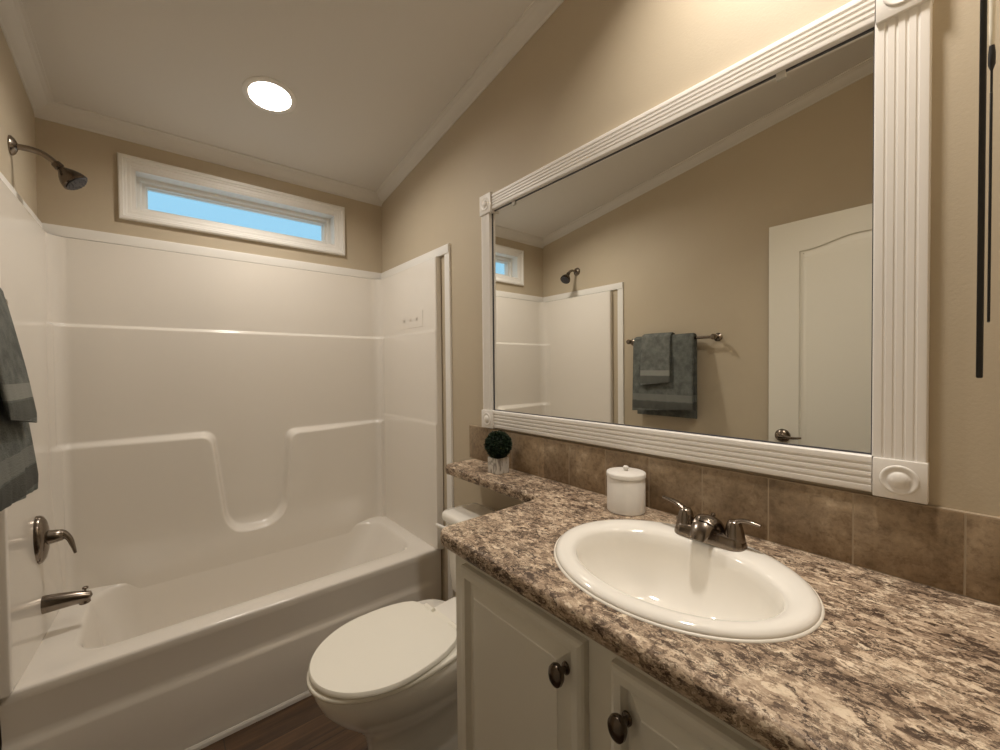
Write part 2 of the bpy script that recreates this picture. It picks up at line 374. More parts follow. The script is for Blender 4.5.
# ------------------------------------------------------------------ tub surround
XL, XR, YS, YK = -1.37, -0.03, 1.69, 2.335
sur = thing('bathtub', (-0.70, 2.02, 0), 'white one-piece alcove bathtub with a stepped apron and moulded shower walls', 'bathtub')
rf = 0.055; path = []
def seg(a, b, n, nrm, tag_):
    for k in range(n): path.append((Vector(a).lerp(Vector(b), k / n), Vector(nrm), tag_))
seg((XL, YS, 0), (XL, YK - rf, 0), 36, (1, 0, 0), 'l')
for k in range(12):
    a = R(180 - 90 * k / 12); path.append((Vector((XL + rf + rf * math.cos(a), YK - rf + rf * math.sin(a), 0)), Vector((-math.cos(a), -math.sin(a), 0)), 'b'))
seg((XL + rf, YK, 0), (XR - rf, YK, 0), 280, (0, -1, 0), 'b')
for k in range(12):
    a = R(90 - 90 * k / 12); path.append((Vector((XR - rf + rf * math.cos(a), YK - rf + rf * math.sin(a), 0)), Vector((-math.cos(a), -math.sin(a), 0)), 'b'))
seg((XR, YK - rf, 0), (XR, YS, 0), 36, (-1, 0, 0), 'r'); path.append((Vector((XR, YS, 0)), Vector((-1, 0, 0)), 'r'))
ZB, ZT = 0.340, 1.800
zs = [ZB + (ZT - ZB) * k / 300 for k in range(301)]
def smax(a, b, k):
    h = max(k - abs(a - b), 0.0) / k; return max(a, b) + h * h * k * 0.25
def sd(p, n, z):
    if n == 'b':
        x = p.x
        # depth of the lower moulding tapers from the recess out to the corners
        if x < -0.70: dep = 0.016 + 0.030 * ss(XL, -0.86, x); zl = 0.975
        else: dep = 0.012 + 0.034 * ss(XR, -0.52, x); zl = 0.962 - 0.008 * ss(XR, -0.5, x)
        # signed distance to the U recess (negative inside)
        fl_ = -(x - (-0.862 + (0.95 - z) * 0.115)); fr = x - (-0.545 - (0.93 - z) * 0.075)
        zb_ = 0.505 + 0.9 * max(0.0, x + 0.70) ** 2 * 1.6 + 0.25 * max(0.0, -0.78 - x)
        f = smax(smax(fl_, fr, 0.03), zb_ - z, 0.09)
        # the outer corners of the U roll over into the ledge
        top = smax(z - zl, -f, 0.045)           # negative inside the protruding body
        low = dep * ss(0.012, -0.012, top) if True else 0
        d_ = low + 0.012 * ss(1.459, 1.450, z)
        w_ = ss(-1.29, -1.12, x) * ss(-0.10, -0.26, x) * ss(0.56, 0.40, z)
        return d_ + (YK - 2.2685 - d_) * w_
    if n == 'l': return 0.024 * min(1.0, max(0.0, (p.y - YS) / 0.45)) * ss(0.88, 0.42, z)
    return 0.0022 * ss(1.457, 1.449, z) + 0.003 * ss(1.010, 0.994, z)
loops = [[Vector((p.x, p.y if z > 0.3955 else max(p.y, 1.74), z)) + n * sd(p, t, z) for p, n, t in path] for z in zs]
bm = nb(); vl = loft(bm, loops, False, False, closed=False)
# roll-over at the top edge and the returns to the walls
topv = vl[-1]; tv = []
for (p, n, t), v0 in zip(path, topv): tv.append(bm.verts.new(v0.co + Vector((0, 0, 0.004)) - n * 0.012))
for i in range(len(topv) - 1): bm.faces.new((topv[i], topv[i + 1], tv[i + 1], tv[i]))
for col, sgn in ((0, -1), (-1, 1)):
    pr_ = [r_[col] for r_ in vl if r_[col].co.z > 0.392] + [tv[col]]
    for (dx, dy) in ((0.003, -0.004), (0.028, -0.004)):
        nv = [bm.verts.new(Vector((( XL if sgn < 0 else XR) + sgn * dx, YS + dy, w.co.z))) for w in pr_]
        for i in range(len(pr_) - 1): bm.faces.new((pr_[i], pr_[i + 1], nv[i + 1], nv[i]))
        pr_ = nv
obj('shower_wall', bm, ACR, sur, smooth=60)
# small faded sticker with three marks on the right-hand panel
bm = nb(); box(bm, XR - 0.0012, XR + 0.0, 1.815, 2.055, 1.482, 1.565, 0.0); lab = obj('safety_label', bm, LABEL, sur, smooth=0); lab['label'] = 'faded rectangular sticker with three small marks'
for yy in (2.015, 1.945, 1.875):
    bm = nb()
    for a in (45, -45):
        d = Vector((0, math.cos(R(a)), math.sin(R(a)))) * 0.013; s = Vector((0, -math.sin(R(a)), math.cos(R(a)))) * 0.004; c0 = Vector((XR - 0.0016, yy, 1.524))
        bm.faces.new([bm.verts.new(c0 + k) for k in (d + s, d - s, -d - s, -d + s)])
    obj('printed_mark', bm, MARK, lab, smooth=0)

# white strips that finish the surround against the walls
TP = [(0, 0), (0, 0.009), (0.0015, 0.0105), (0.004, 0.011), (0.032, 0.011), (0.0345, 0.0105), (0.036, 0.009), (0.036, 0)]
def strip(name, fn):
    bm = nb(); loft(bm, fn); struct(name, bm, WHITE, 25)
z0 = ZT + 0.0045
strip('trim_4', [[Vector((x, D - t * 1.3, z0 + w * 1.2)) for w, t in TP] for x in (-W, 0)])
strip('trim_5', [[Vector((-t * 1.3, y, z0 + w * 1.2)) for w, t in TP] for y in (1.60, D)])
strip('trim_6', [[Vector((-W + t * 1.3, y, z0 + w * 1.2)) for w, t in TP] for y in (1.60, D)])
strip('trim_7', [[Vector((-t, 1.597 + w * 1.2, z)) for w, t in TP] for z in (0, z0 + 0.043)])
strip('trim_8', [[Vector((-W + t, 1.597 + w * 1.2, z)) for w, t in TP] for z in (0, z0 + 0.043)])
strip('trim_9', [[Vector((x, y, z)) for y, z in ((1.678, 0), (1.678, 0.012), (1.682, 0.018), (1.688, 0.018), (1.688, 0))] for x in (-W, -0.0)])

# ------------------------------------------------------------------ bathtub
tub = sur
bm = nb()
ZR = 0.3945
def L_(x0, x1, y0, y1, r, z): return rrect(x0, x1, y0, y1, r, z, 8, 8)
loops = [L_(-1.394, -0.006, 1.700, 2.356, 0.006, ZR - 0.030), L_(-1.394, -0.006, 1.700, 2.356, 0.006, ZR - 0.009), L_(-1.391, -0.009, 1.703, 2.353, 0.006, ZR - 0.002), L_(-1.386, -0.014, 1.708, 2.348, 0.006, ZR),
         L_(-1.275, -0.092, 1.786, 2.279, 0.10, ZR + 0.001), L_(-1.268, -0.099, 1.793, 2.275, 0.10, ZR - 0.002), L_(-1.262, -0.106, 1.799, 2.272, 0.10, ZR - 0.010), L_(-1.257, -0.114, 1.804, 2.270, 0.10, ZR - 0.022),
         L_(-1.235, -0.20, 1.82, 2.258, 0.11, 0.25), L_(-1.215, -0.28, 1.836, 2.25, 0.12, 0.14), L_(-1.20, -0.32, 1.85, 2.236, 0.125, 0.10), L_(-1.17, -0.36, 1.875, 2.21, 0.12, 0.078), L_(-1.12, -0.42, 1.92, 2.17, 0.10, 0.072)]
loft(bm, loops, False, True)
obj('basin', bm, ACR, tub, smooth=50)
bm = nb()
AP = [(1.700, ZR - 0.026), (1.712, 0.262), (1.711, 0.250), (1.705, 0.240), (1.697, 0.234), (1.694, 0.226), (1.700, 0.0), (1.73, 0.0), (1.73, ZR - 0.026)]
loops = []
for x, k in [(-1.394, 1), (-0.13, 1), (-0.09, 0.8), (-0.06, 0.35), (-0.035, 0.06), (-0.006, 0)]:
    loops.append([Vector((x, 1.706 + (y - 1.706) * k if y < 1.72 else y, z)) for y, z in AP])
loft(bm, loops); obj('apron', bm, ACR, tub, smooth=40)
bm = nb(); lathe(bm, (-1.06, 2.045, 0.072), (0, 0, 1), [(0.036, 0.0), (0.036, 0.003), (0.030, 0.004), (0.028, 0.0025), (0.0, 0.0025)], 28); obj('drain', bm, NICK, tub)

# tub spout, valve, shower head
sp = thing('tub_spout', (XL, 1.985, 0.50), 'dark nickel tub spout with a diverter knob, under the shower valve', 'tub spout')
bm = nb(); c0 = Vector((XL + 0.0, 1.985, 0.502))
pts = [c0 + Vector(p) for p in ((0, 0, 0), (0.02, 0, 0), (0.05, 0, -0.001), (0.085, 0, -0.004), (0.108, 0, -0.007), (0.122, 0, -0.010), (0.127, 0, -0.013))]
tube(bm, pts, [0.029, 0.029, 0.0265, 0.0225, 0.020, 0.017, 0.008], 24, (0.85, 1.0))
lathe(bm, c0 + Vector((0.110, 0, -0.012)), (0.1, 0, -1), [(0.014, 0), (0.015, 0.016), (0.013, 0.018), (0.0, 0.018)], 20)
b0 = obj('body', bm, NICK, sp)
bm = nb(); lathe(bm, c0 + Vector((0.113, 0, 0.006)), (0, 0, 1), [(0.003, 0), (0.003, 0.012), (0.008, 0.014), (0.008, 0.019), (0.005, 0.021), (0, 0.021)], 16); obj('diverter_knob', bm, NICK, sp)

va = thing('shower_valve', (XL, 2.00, 0.715), 'dark nickel shower valve with a single lever on the left panel', 'shower valve')
bm = nb(); lathe(bm, (XL, 2.00, 0.715), (1, 0, 0), [(0.056, 0.0), (0.056, 0.010), (0.053, 0.017), (0.044, 0.024), (0.028, 0.029), (0.0, 0.031)], 40, 0.95, 1.42); obj('escutcheon', bm, NICK, va)
bm = nb(); lathe(bm, (XL + 0.026, 2.00, 0.718), (1, 0, 0), [(0.024, 0), (0.021, 0.02), (0.018, 0.036), (0.012, 0.042), (0, 0.044)], 24); hub = obj('hub', bm, NICK, va)
bm = nb(); tube(bm, bez([(XL + 0.048, 2.0, 0.726), (XL + 0.062, 1.999, 0.723), (XL + 0.077, 1.997, 0.703), (XL + 0.085, 1.995, 0.677), (XL + 0.091, 1.994, 0.650)], 6), [0.014, 0.0135, 0.010, 0.0075, 0.005], 14, (1.15, 0.8)); obj('lever', bm, NICK, va)

sh = thing('showerhead', (-W, 2.003, 1.995), 'dark nickel shower head on a bent arm from the left wall', 'shower head')
bm = nb(); lathe(bm, (-W, 2.003, 1.995), (1, 0, 0), [(0.030, 0), (0.030, 0.004), (0.024, 0.010), (0.014, 0.015), (0.010, 0.016)], 28); obj('flange', bm, NICK, sh)
arm = bez([(-W + 0.005, 2.003, 1.995), (-W + 0.04, 2.003, 1.996), (-W + 0.066, 2.003, 1.992), (-W + 0.088, 2.003, 1.978), (-W + 0.106, 2.003, 1.960)], 6)
bm = nb(); tube(bm, arm, [0.0095, 0.0095], 16); obj('arm', bm, NICK, sh)
hd = Vector((0.62, -0.12, -0.72)).normalized(); h0 = Vector((-W + 0.100, 2.003, 1.966))
bm = nb(); lathe(bm, h0, hd, [(0.013, -0.002), (0.014, 0.012), (0.011, 0.016), (0.015, 0.024), (0.026, 0.038), (0.034, 0.054), (0.037, 0.066), (0.037, 0.071), (0.034, 0.074), (0.0, 0.074)], 36); hb = obj('head', bm, BRZ, sh)
bm = nb(); lathe(bm, h0, hd, [(0.031, 0.0735), (0.031, 0.0765), (0.022, 0.0775), (0.0, 0.0775)], 30)
s1, t1 = frame_axes(hd)[1:]
for rr, nn in ((0.025, 14), (0.015, 8)):
    for k in range(nn):
        a = 2 * math.pi * k / nn; lathe(bm, h0 + hd * 0.077 + s1 * rr * math.cos(a) + t1 * rr * math.sin(a), hd, [(0.0018, 0), (0.0014, 0.003)], 6)
obj('nozzle_face', bm, NOZ, hb)

# ------------------------------------------------------------------ towel bar and towels
BX, BZ = -1.347, 1.437
tb = thing('towel_bar', (-W, 1.235, BZ), 'slim nickel towel bar on the left wall, seen in the mirror', 'towel bar')
bm = nb(); tube(bm, [(BX, 0.978, BZ - 0.003), (BX, 1.522, BZ - 0.003)], [0.008, 0.008], 16); obj('bar', bm, NICK, tb)
for y in (0.984, 1.520):
    bm = nb(); lathe(bm, (-W, y, BZ - 0.003), (1, 0, 0), [(0.024, 0), (0.024, 0.005), (0.018, 0.009), (0.010, 0.013), (0.009, 0.035), (0.013, 0.044), (0.016, 0.052), (0.016, 0.068), (0.012, 0.074), (0, 0.075)], 24); obj('bracket', bm, NICK, tb)

def towel(name, label, y0, y1, zf0, zf1, zb, r_in, th, m, flare, seed, amp):
    """Draped over the bar: y0..y1 wide, front hem from zf0 (y0) to zf1 (y1), back hem at zb."""
    o = Vector((BX, (y0 + y1) / 2, min(zf0, zf1)))
    bm = nb(); loops = []; ny = 44
    for i in range(ny + 1):
        t = i / ny; y = y0 + (y1 - y0) * t; zf = zf0 + (zf1 - zf0) * t
        e = min(t, 1 - t) * (y1 - y0); k = 1.0 if e > 0.012 else 0.35 + 0.65 * math.sin(min(1, e / 0.012) * math.pi / 2)
        def rip(z, s): return amp * (mnoise.noise(Vector((y * 11 + seed, z * 2.2, s))) + 0.5 * mnoise.noise(Vector((y * 26 + seed, z * 5, s + 3)))) * (0.25 + 0.75 * ss(BZ, BZ - 0.3, z))
        mid = []
        nf = 26; r = r_in + th / 2
        for k_ in range(nf):
            z = zb + (BZ - zb) * k_ / nf; mid.append(Vector((BX - r + rip(z, 9) * 0.5 - 0.004 * ss(BZ, zb, z), 0, z)))
        for k_ in range(11):
            a = math.pi * (1 - k_ / 10); mid.append(Vector((BX + r * math.cos(a), 0, BZ + r * math.sin(a))))
        for k_ in range(1, nf + 1):
            z = BZ - (BZ - zf) * k_ / nf; mid.append(Vector((BX + r + abs(rip(z, 1)) + flare * ((BZ - z) / (BZ - zf)) ** 0.9, 0, z)))
        out, inn = [], []
        n = len(mid)
        for q in range(n):
            d = (mid[min(q + 1, n - 1)] - mid[max(q - 1, 0)]).normalized(); nn = Vector((-d.z, 0, d.x))
            kk = k * (1.0 if 1 < q < n - 2 else (0.75 if q in (1, n - 2) else 0.45))
            out.append(mid[q] + nn * th / 2 * kk); inn.append(mid[q] - nn * th / 2 * kk)
        loops.append([Vector((p.x, y - 0.45 * max(0.0, p.x - (BX + r_in + th)), p.z)) for p in out + inn[::-1]])
    loft(bm, loops); ob = obj(name, bm, m, None, o, smooth=70); tag(ob, label, 'towel'); return ob
towel('bath_towel', 'large grey-green bath towel draped over the towel bar, under the smaller towel', 1.088, 1.476, 1.022, 0.991, 0.960, 0.0085, 0.018, BATH_T, 0.052, 2.0, 0.008)
towel('hand_towel', 'small grey-green hand towel with a pale band, folded over the bath towel', 1.220, 1.412, 1.177, 1.154, 1.20, 0.0290, 0.012, HAND_T, 0.046, 2.0, 0.008)

# ------------------------------------------------------------------ open passage door
dr = thing('door_1', (-1.335, 0.335, 0.01), structure=True)
bm = nb(); DY0, DY1, DZ0, DZ1 = -0.02, 0.703, 0.01, 1.957
yc = (DY0 + DY1) / 2
def arch_panel(y0, y1, z0, z1, rise):
    pts = [(y0, z0), (y1, z0), (y1, z1)]
    n = 26
    for k in range(1, n):
        t = k / n; y = y1 + (y0 - y1) * t; s = 1 - abs(2 * t - 1); pts.append((y, z1 + rise * ss(0.08, 0.92, s)))
    pts.append((y0, z1)); return pts
rect = lambda y0, y1, z0, z1: [(y0, z0), (y1, z0), (y1, z1), (y0, z1)]
panel_slab(bm, lambda u, w, d: Vector((-1.300 - d, u, w)), rect(DY0, DY1, DZ0, DZ1), [arch_panel(DY0 + 0.125, DY1 - 0.125, 0.80, 1.812, 0.036), rect(DY0 + 0.125, DY1 - 0.125, 0.18, 0.70)], 0.035, 0.0015,
           ((0, 0), (0.005, 0.007), (0.014, 0.007), (0.030, 0.002), (0.034, 0.0015)))
obj('slab', bm, DOORM, dr, smooth=25)
hn = thing('handle', (0, 0, 0)); hn.parent = dr; hn.location = (0, 0, 0)
bpy.data.objects.remove(hn)
bm = nb(); lathe(bm, (-1.300, 0.642, 0.925), (1, 0, 0), [(0.033, 0), (0.033, 0.004), (0.030, 0.010), (0.020, 0.016), (0.012, 0.019), (0.012, 0.042), (0.016, 0.046), (0.016, 0.056), (0.0, 0.060)], 30)
hnd = obj('handle', bm, NICK, dr)
bm = nb(); tube(bm, bez([(-1.250, 0.645, 0.925), (-1.248, 0.620, 0.927), (-1.248, 0.590, 0.924), (-1.250, 0.555, 0.928)], 6), [0.011, 0.0095, 0.008, 0.008, 0.006], 14, (1, 0.8)); obj('lever', bm, NICK, hnd)

# ------------------------------------------------------------------ toilet
TY = 1.17
to = thing('toilet', (-0.40, TY, 0), 'white toilet with closed elongated lid between bathtub and vanity', 'toilet')
def egg(xf, xb, hw, z, n=56, flat=0.0, pw=2.0):
    """Elongated loop, pointed to -x; flat clips the back."""
    xm = xb - hw * 1.02 if flat == 0 else xb - (xb - xf) * 0.40
    pts = []
    for k in range(n):
        a = 2 * math.pi * k / n; c_, s_ = math.cos(a), math.sin(a)
        if c_ < 0: x = xm + (xm - xf) * c_; y = hw * math.copysign(abs(s_) ** 0.96, s_)
        else:
            p_ = 2.0 + 2.4 * flat; x = xm + (xb - xm) * math.copysign(abs(c_) ** (2 / p_), c_); y = hw * math.copysign(abs(s_) ** (2 / (2.0 + 0.6 * flat)), s_)
        pts.append(Vector((x, TY + y, z)))
    return pts
bm = nb()
loft(bm, [egg(-0.605, -0.12, 0.118, 0.0, flat=1), egg(-0.605, -0.12, 0.118, 0.022, flat=1), egg(-0.595, -0.13, 0.108, 0.034, flat=1), egg(-0.585, -0.15, 0.098, 0.08, flat=1), egg(-0.585, -0.17, 0.096, 0.14, flat=1),
          egg(-0.600, -0.18, 0.104, 0.19, flat=1), egg(-0.640, -0.19, 0.125, 0.235, flat=1), egg(-0.685, -0.20, 0.150, 0.28, flat=1), egg(-0.718, -0.21, 0.168, 0.325, flat=1), egg(-0.735, -0.215, 0.177, 0.365, flat=1), egg(-0.738, -0.215, 0.179, 0.388, flat=1), egg(-0.732, -0.22, 0.174, 0.395, flat=1)])
obj('bowl', bm, PORC, to, smooth=60)
bm = nb(); box(bm, -0.34, -0.05, TY - 0.105, TY + 0.105, 0.30, 0.399, 0.02, 4); obj('deck', bm, PORC, to)
bm = nb()
loft(bm, [egg(-0.747, -0.300, 0.180, 0.397, flat=.8), egg(-0.751, -0.298, 0.184, 0.401, flat=.8), egg(-0.751, -0.298, 0.184, 0.409, flat=.8), egg(-0.747, -0.300, 0.181, 0.4125, flat=.8)]); obj('seat', bm, SEAT, to, smooth=50)
bm = nb()
def lid(xf, xb, hw, wb, z, n=40):
    pts = []
    xm = xf + (xb - xf) * 0.52
    for k in range(n + 1):
        a = R(-90 - 180 * k / n); pts.append(Vector((xm + (xm - xf) * math.cos(a), TY + hw * math.sin(a), z)))
    for s in (1, -1):
        rng = [0.2, 0.4, 0.6, 0.8, 0.93, 1.0] if s > 0 else [1.0, 0.95, 0.8, 0.6, 0.4, 0.2]
        for t in rng: pts.append(Vector((xm + (xb - xm) * t, TY + s * (wb + (hw - wb) * math.sqrt(max(0, 1 - t * t))), z)))
    return pts
loft(bm, [lid(-0.742, -0.337, 0.178, 0.106, 0.415), lid(-0.745, -0.334, 0.181, 0.108, 0.418), lid(-0.745, -0.334, 0.181, 0.108, 0.425), lid(-0.741, -0.337, 0.177, 0.106, 0.4305), lid(-0.70, -0.36, 0.15, 0.10, 0.4325), lid(-0.62, -0.42, 0.08, 0.05, 0.4335)])
obj('lid', bm, SEAT, to, smooth=40)
for s in (-1, 1):
    bm = nb(); tube(bm, [(-0.318, TY + s * 0.072 - 0.022, 0.414), (-0.318, TY + s * 0.072 + 0.022, 0.414)], [0.011, 0.011], 14); obj('hinge', bm, SEAT, to)
bm = nb()
TT = TY + 0.014
def tk(x0, y, z, r=0.03): return rrect(x0, -0.035, TT - y, TT + y, r, z, 6, 4)
loft(bm, [tk(-0.175, 0.175, 0.395), tk(-0.180, 0.180, 0.405), tk(-0.188, 0.188, 0.54), tk(-0.195, 0.194, 0.664), tk(-0.195, 0.194, 0.674)])
obj('tank', bm, PORC, to, smooth=45)
bm = nb()
def tl(i, z): return rrect(-0.208 + i, -0.030 - i, TT - 0.204 + i, TT + 0.204 - i, max(0.034 - i, .01), z, 8, 4)
loft(bm, [tl(0.004, 0.6745), tl(0, 0.679), tl(0, 0.694), tl(0.003, 0.702), tl(0.010, 0.707), tl(0.03, 0.7095), tl(0.06, 0.710)]); obj('tank_lid', bm, PORC, to, smooth=45)
bm = nb(); lathe(bm, (-0.195, TT + 0.150, 0.650), (-1, 0, 0), [(0.011, 0), (0.011, 0.012), (0.008, 0.016), (0, 0.016)], 16)
tube(bm, bez([(-0.209, TT + 0.152, 0.650), (-0.213, TT + 0.175, 0.651), (-0.217, TT + 0.205, 0.652)], 5), [0.007, 0.008, 0.007], 12, (0.7, 1)); obj('flush_lever', bm, WHITE, to)
for s in (-1, 1):
    bm = nb(); lathe(bm, (-0.30, TY + s * 0.100, 0.02), (0, 0, 1), [(0.016, 0), (0.016, 0.012), (0.012, 0.022), (0, 0.026)], 16); obj('bolt_cap', bm, SEAT, to)

for ch in to.children:      # the bowl and seat sit a few degrees off the tank
    if ch.name.split('.')[0] in ('bowl', 'deck', 'seat', 'lid', 'hinge', 'bolt_cap'): ch.rotation_euler = (0, 0, R(4)); ch.location = (0, 0.018, 0)

# ------------------------------------------------------------------ vanity cabinet and counter
vc = thing('vanity_cabinet', (-0.26, 0.375, 0), 'cream raised-panel vanity cabinet under the speckled countertop', 'cabinet')
bm = nb()
box(bm, -0.508, -0.489, -0.024, 0.812, 0.09, 0.841, 0.001, 1); box(bm, -0.490, -0.012, 0.794, 0.812, 0.0, 0.841); box(bm, -0.490, -0.012, -0.024, -0.006, 0.0, 0.841)
box(bm, -0.490, -0.012, -0.006, 0.785, 0.09, 0.105); box(bm, -0.020, -0.012, -0.006, 0.785, 0.105, 0.841); box(bm, -0.440, -0.425, -0.006, 0.785, 0.0, 0.09)
obj('body', bm, CAB, vc, smooth=20)
PROF = ((0, 0), (0.004, 0.007), (0.007, 0.011), (0.010, 0.011), (0.032, 0.0025), (0.0335, 0.001))
for y0, y1, ky, kz in ((0.417, 0.768, 0.4495, 0.7645), (0.014, 0.365, 0.333, 0.756)):
    bm = nb(); o = rect(y0, y1, 0.13, 0.820)
    panel_slab(bm, lambda u, w, d: Vector((-0.5275 + d, u, w)), o, [rect(y0 + 0.021, y1 - 0.021, 0.151, 0.799)], 0.0195, 0.007, PROF)
    dd = obj('door', bm, CAB, vc, smooth=20)
    bm = nb(); lathe(bm, (-0.527, ky, kz), (-1, 0, 0), [(0.010, 0), (0.0095, 0.003), (0.006, 0.006), (0.0055, 0.013), (0.010, 0.016), (0.0155, 0.019), (0.0175, 0.024), (0.0165, 0.029), (0.011, 0.033), (0, 0.0345)], 28, 0.84, 1.12)
    k_ = obj('knob', bm, BRZ, dd); k_['label'] = 'dark oval metal knob'

HC = 0.880
def arc2(cx, cy, r, a0, a1, n=10): return [(cx + r * math.cos(R(a0 + (a1 - a0) * k / n)), cy + r * math.sin(R(a0 + (a1 - a0) * k / n))) for k in range(n + 1)]
out = [(-0.003, -0.026), (-0.003, 1.420)]
out += arc2(-0.170 + 0.035, 1.420 - 0.035, 0.035, 90, 180)
out += arc2(-0.170 - 0.012, 0.862 + 0.012, 0.012, 0, -90, 6)
out += arc2(-0.535 + 0.036, 0.862 - 0.036, 0.036, 90, 180)
out += [(-0.535, -0.026)]
def dens(P_, step=0.03):
    o = []
    for i, p in enumerate(P_):
        q = P_[(i + 1) % len(P_)]; n = max(1, int(math.dist(p, q) / step))
        for k in range(n): o.append((p[0] + (q[0] - p[0]) * k / n, p[1] + (q[1] - p[1]) * k / n))
    return o
out = dens(out)
ct = thing('countertop', (-0.28, 0.70, HC - 0.038), 'speckled brown laminate countertop with a narrow shelf over the toilet tank', 'countertop')
bm = nb()
SX, SY, SA, SB = -0.283, 0.396, 0.202, 0.2345
EP = [(0.013, HC), (0.007, HC - 0.0012), (0.003, HC - 0.004), (0.0008, HC - 0.008), (0.0, HC - 0.014), (0.0, HC - 0.028), (0.003, HC - 0.035), (0.010, HC - 0.038)]
rings = []
for o_, z in EP: rings.append([bm.verts.new((p[0], p[1], z)) for p in poly_offset(out, o_)])
for a, b in zip(rings, rings[1:]):
    n = len(a)
    for i in range(n): bm.faces.new((a[i], a[(i + 1) % n], b[(i + 1) % n], b[i]))
nh = 56
h0_ = [bm.verts.new((SX + (SA - 0.02) * math.cos(2 * math.pi * k / nh), SY + (SB - 0.02) * math.sin(2 * math.pi * k / nh), HC)) for k in range(nh)]
h1_ = [bm.verts.new((w.co.x, w.co.y, HC - 0.038)) for w in h0_]
for i in range(nh): bm.faces.new((h0_[i], h0_[(i + 1) % nh], h1_[(i + 1) % nh], h1_[i]))
fill_ring(bm, [rings[0], h0_]); fill_ring(bm, [rings[-1], h1_])
obj('slab', bm, GRAN, ct, smooth=50)

# ------------------------------------------------------------------ backsplash
bs = thing('backsplash', (0, 0.71, HC), 'single row of brown stone tiles along the wall below the mirror', 'backsplash')
bm = nb(); jt = [0.022 + 0.1435 * k for k in range(-1, 11)]
lo, hi = YN + 0.002, 1.448
ed = [lo] + [j for j in jt if lo + 0.01 < j < hi - 0.02] + [hi]
for a, b in zip(ed, ed[1:]): box(bm, -0.0125, -0.003, a + 0.0009, b - 0.0009, HC + 0.001, 1.0195, 0.0018, 2)
obj('tiles', bm, TILE, bs, smooth=30)
bm = nb(); box(bm, -0.0118, 0.0, lo, hi + 0.001, HC, 1.0205); obj('grout', bm, GROUT, bs, smooth=0)

# ------------------------------------------------------------------ framed mirror
GY0, GY1, GZ0, GZ1 = 0.1385, 1.288, 1.0974, 1.9016
mi = thing('wall_mirror', (0, 0.71, GZ0), 'large wall mirror in a white fluted frame with rosette corner blocks', 'mirror')
bm = nb(); box(bm, -0.0012, -0.0002, GY0 - 0.02, GY1 + 0.02, GZ0 - 0.02, GZ1 + 0.02); obj('glass', bm, MIRR, mi, smooth=0)
bm = nb(); es_ = 0.003  # dark strips stand in for the shadow in the frame rabbet
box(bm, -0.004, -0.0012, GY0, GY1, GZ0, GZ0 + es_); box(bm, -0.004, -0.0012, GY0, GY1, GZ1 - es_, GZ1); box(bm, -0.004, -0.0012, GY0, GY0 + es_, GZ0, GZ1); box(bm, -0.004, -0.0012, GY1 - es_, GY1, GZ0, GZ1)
es_o = obj('rabbet_shadow_strip', bm, NOZ, mi, smooth=0); es_o['label'] = 'thin dark strip standing in for the frame shadow around the mirror glass'
CW = 0.0735; CR = 0.062
def flute_profile(w, t=0.018, nfl=4, dp=0.0036, gf=0.55):
    pts = [(0, 0), (0, t - 0.003), (0.002, t - 0.0005), (0.0045, t)]
    m0 = 0.009; pitch = (w - 2 * m0) / nfl; gw = pitch * gf
    for k in range(nfl):
        c_ = m0 + pitch * (k + 0.5)
        for q in range(9):
            u_ = -1 + q / 4; pts.append((c_ + u_ * gw / 2, t - dp * math.sqrt(max(0, 1 - u_ * u_))))
    pts += [(w - 0.0045, t), (w - 0.002, t - 0.0005), (w, t - 0.003), (w, 0)]
    return pts
for z0_, w_ in ((GZ1, 0.062), (GZ0 - 0.0685, 0.0685)):
    FP = flute_profile(w_)
    bm = nb(); loft(bm, [[Vector((-h, y, z0_ + w)) for w, h in FP] for y in (GY0, GY1)]); obj('frame_rail', bm, FRAME, mi, smooth=28)
for y0_, w_ in ((GY0 - 0.0725, 0.0725), (GY1, 0.054)):
    bm = nb(); loft(bm, [[Vector((-h, y0_ + w, z)) for w, h in flute_profile(w_, dp=0.0018, gf=0.36)] for z in (GZ0, GZ1)]); obj('frame_stile', bm, FRAME, mi, smooth=28)
for yy, ye in ((0.0645, 0.1365), (1.272, 1.344)):
    for zz, ze in ((1.025, 1.097), (1.893, 1.972)):
        bm = nb(); box(bm, -0.024, 0.0, yy, ye, zz, ze, 0.002, 2); cb = obj('corner_block', bm, FRAME, mi, smooth=30)
        bm = nb(); lathe(bm, (-0.0215, (yy + ye) / 2, (zz + ze) / 2), (-1, 0, 0), [(0.0265, 0.0), (0.0265, 0.003), (0.0248, 0.0046), (0.0222, 0.0046), (0.019, 0.0030), (0.0165, 0.0027), (0.0148, 0.0034), (0.0132, 0.0052), (0.0102, 0.0074), (0.0055, 0.0086), (0, 0.0090)], 40); obj('rosette', bm, FRAME, cb, smooth=60)
for yy in (1.155, 0.290):
    bm = nb(); box(bm, -0.0060, -0.0012, yy - 0.009, yy + 0.009, GZ1 - 0.016, GZ1 + 0.002, 0.002, 2); c_ = obj('mirror_clip', bm, CLIP, mi); c_['label'] = 'small clear mirror clip at the top edge'

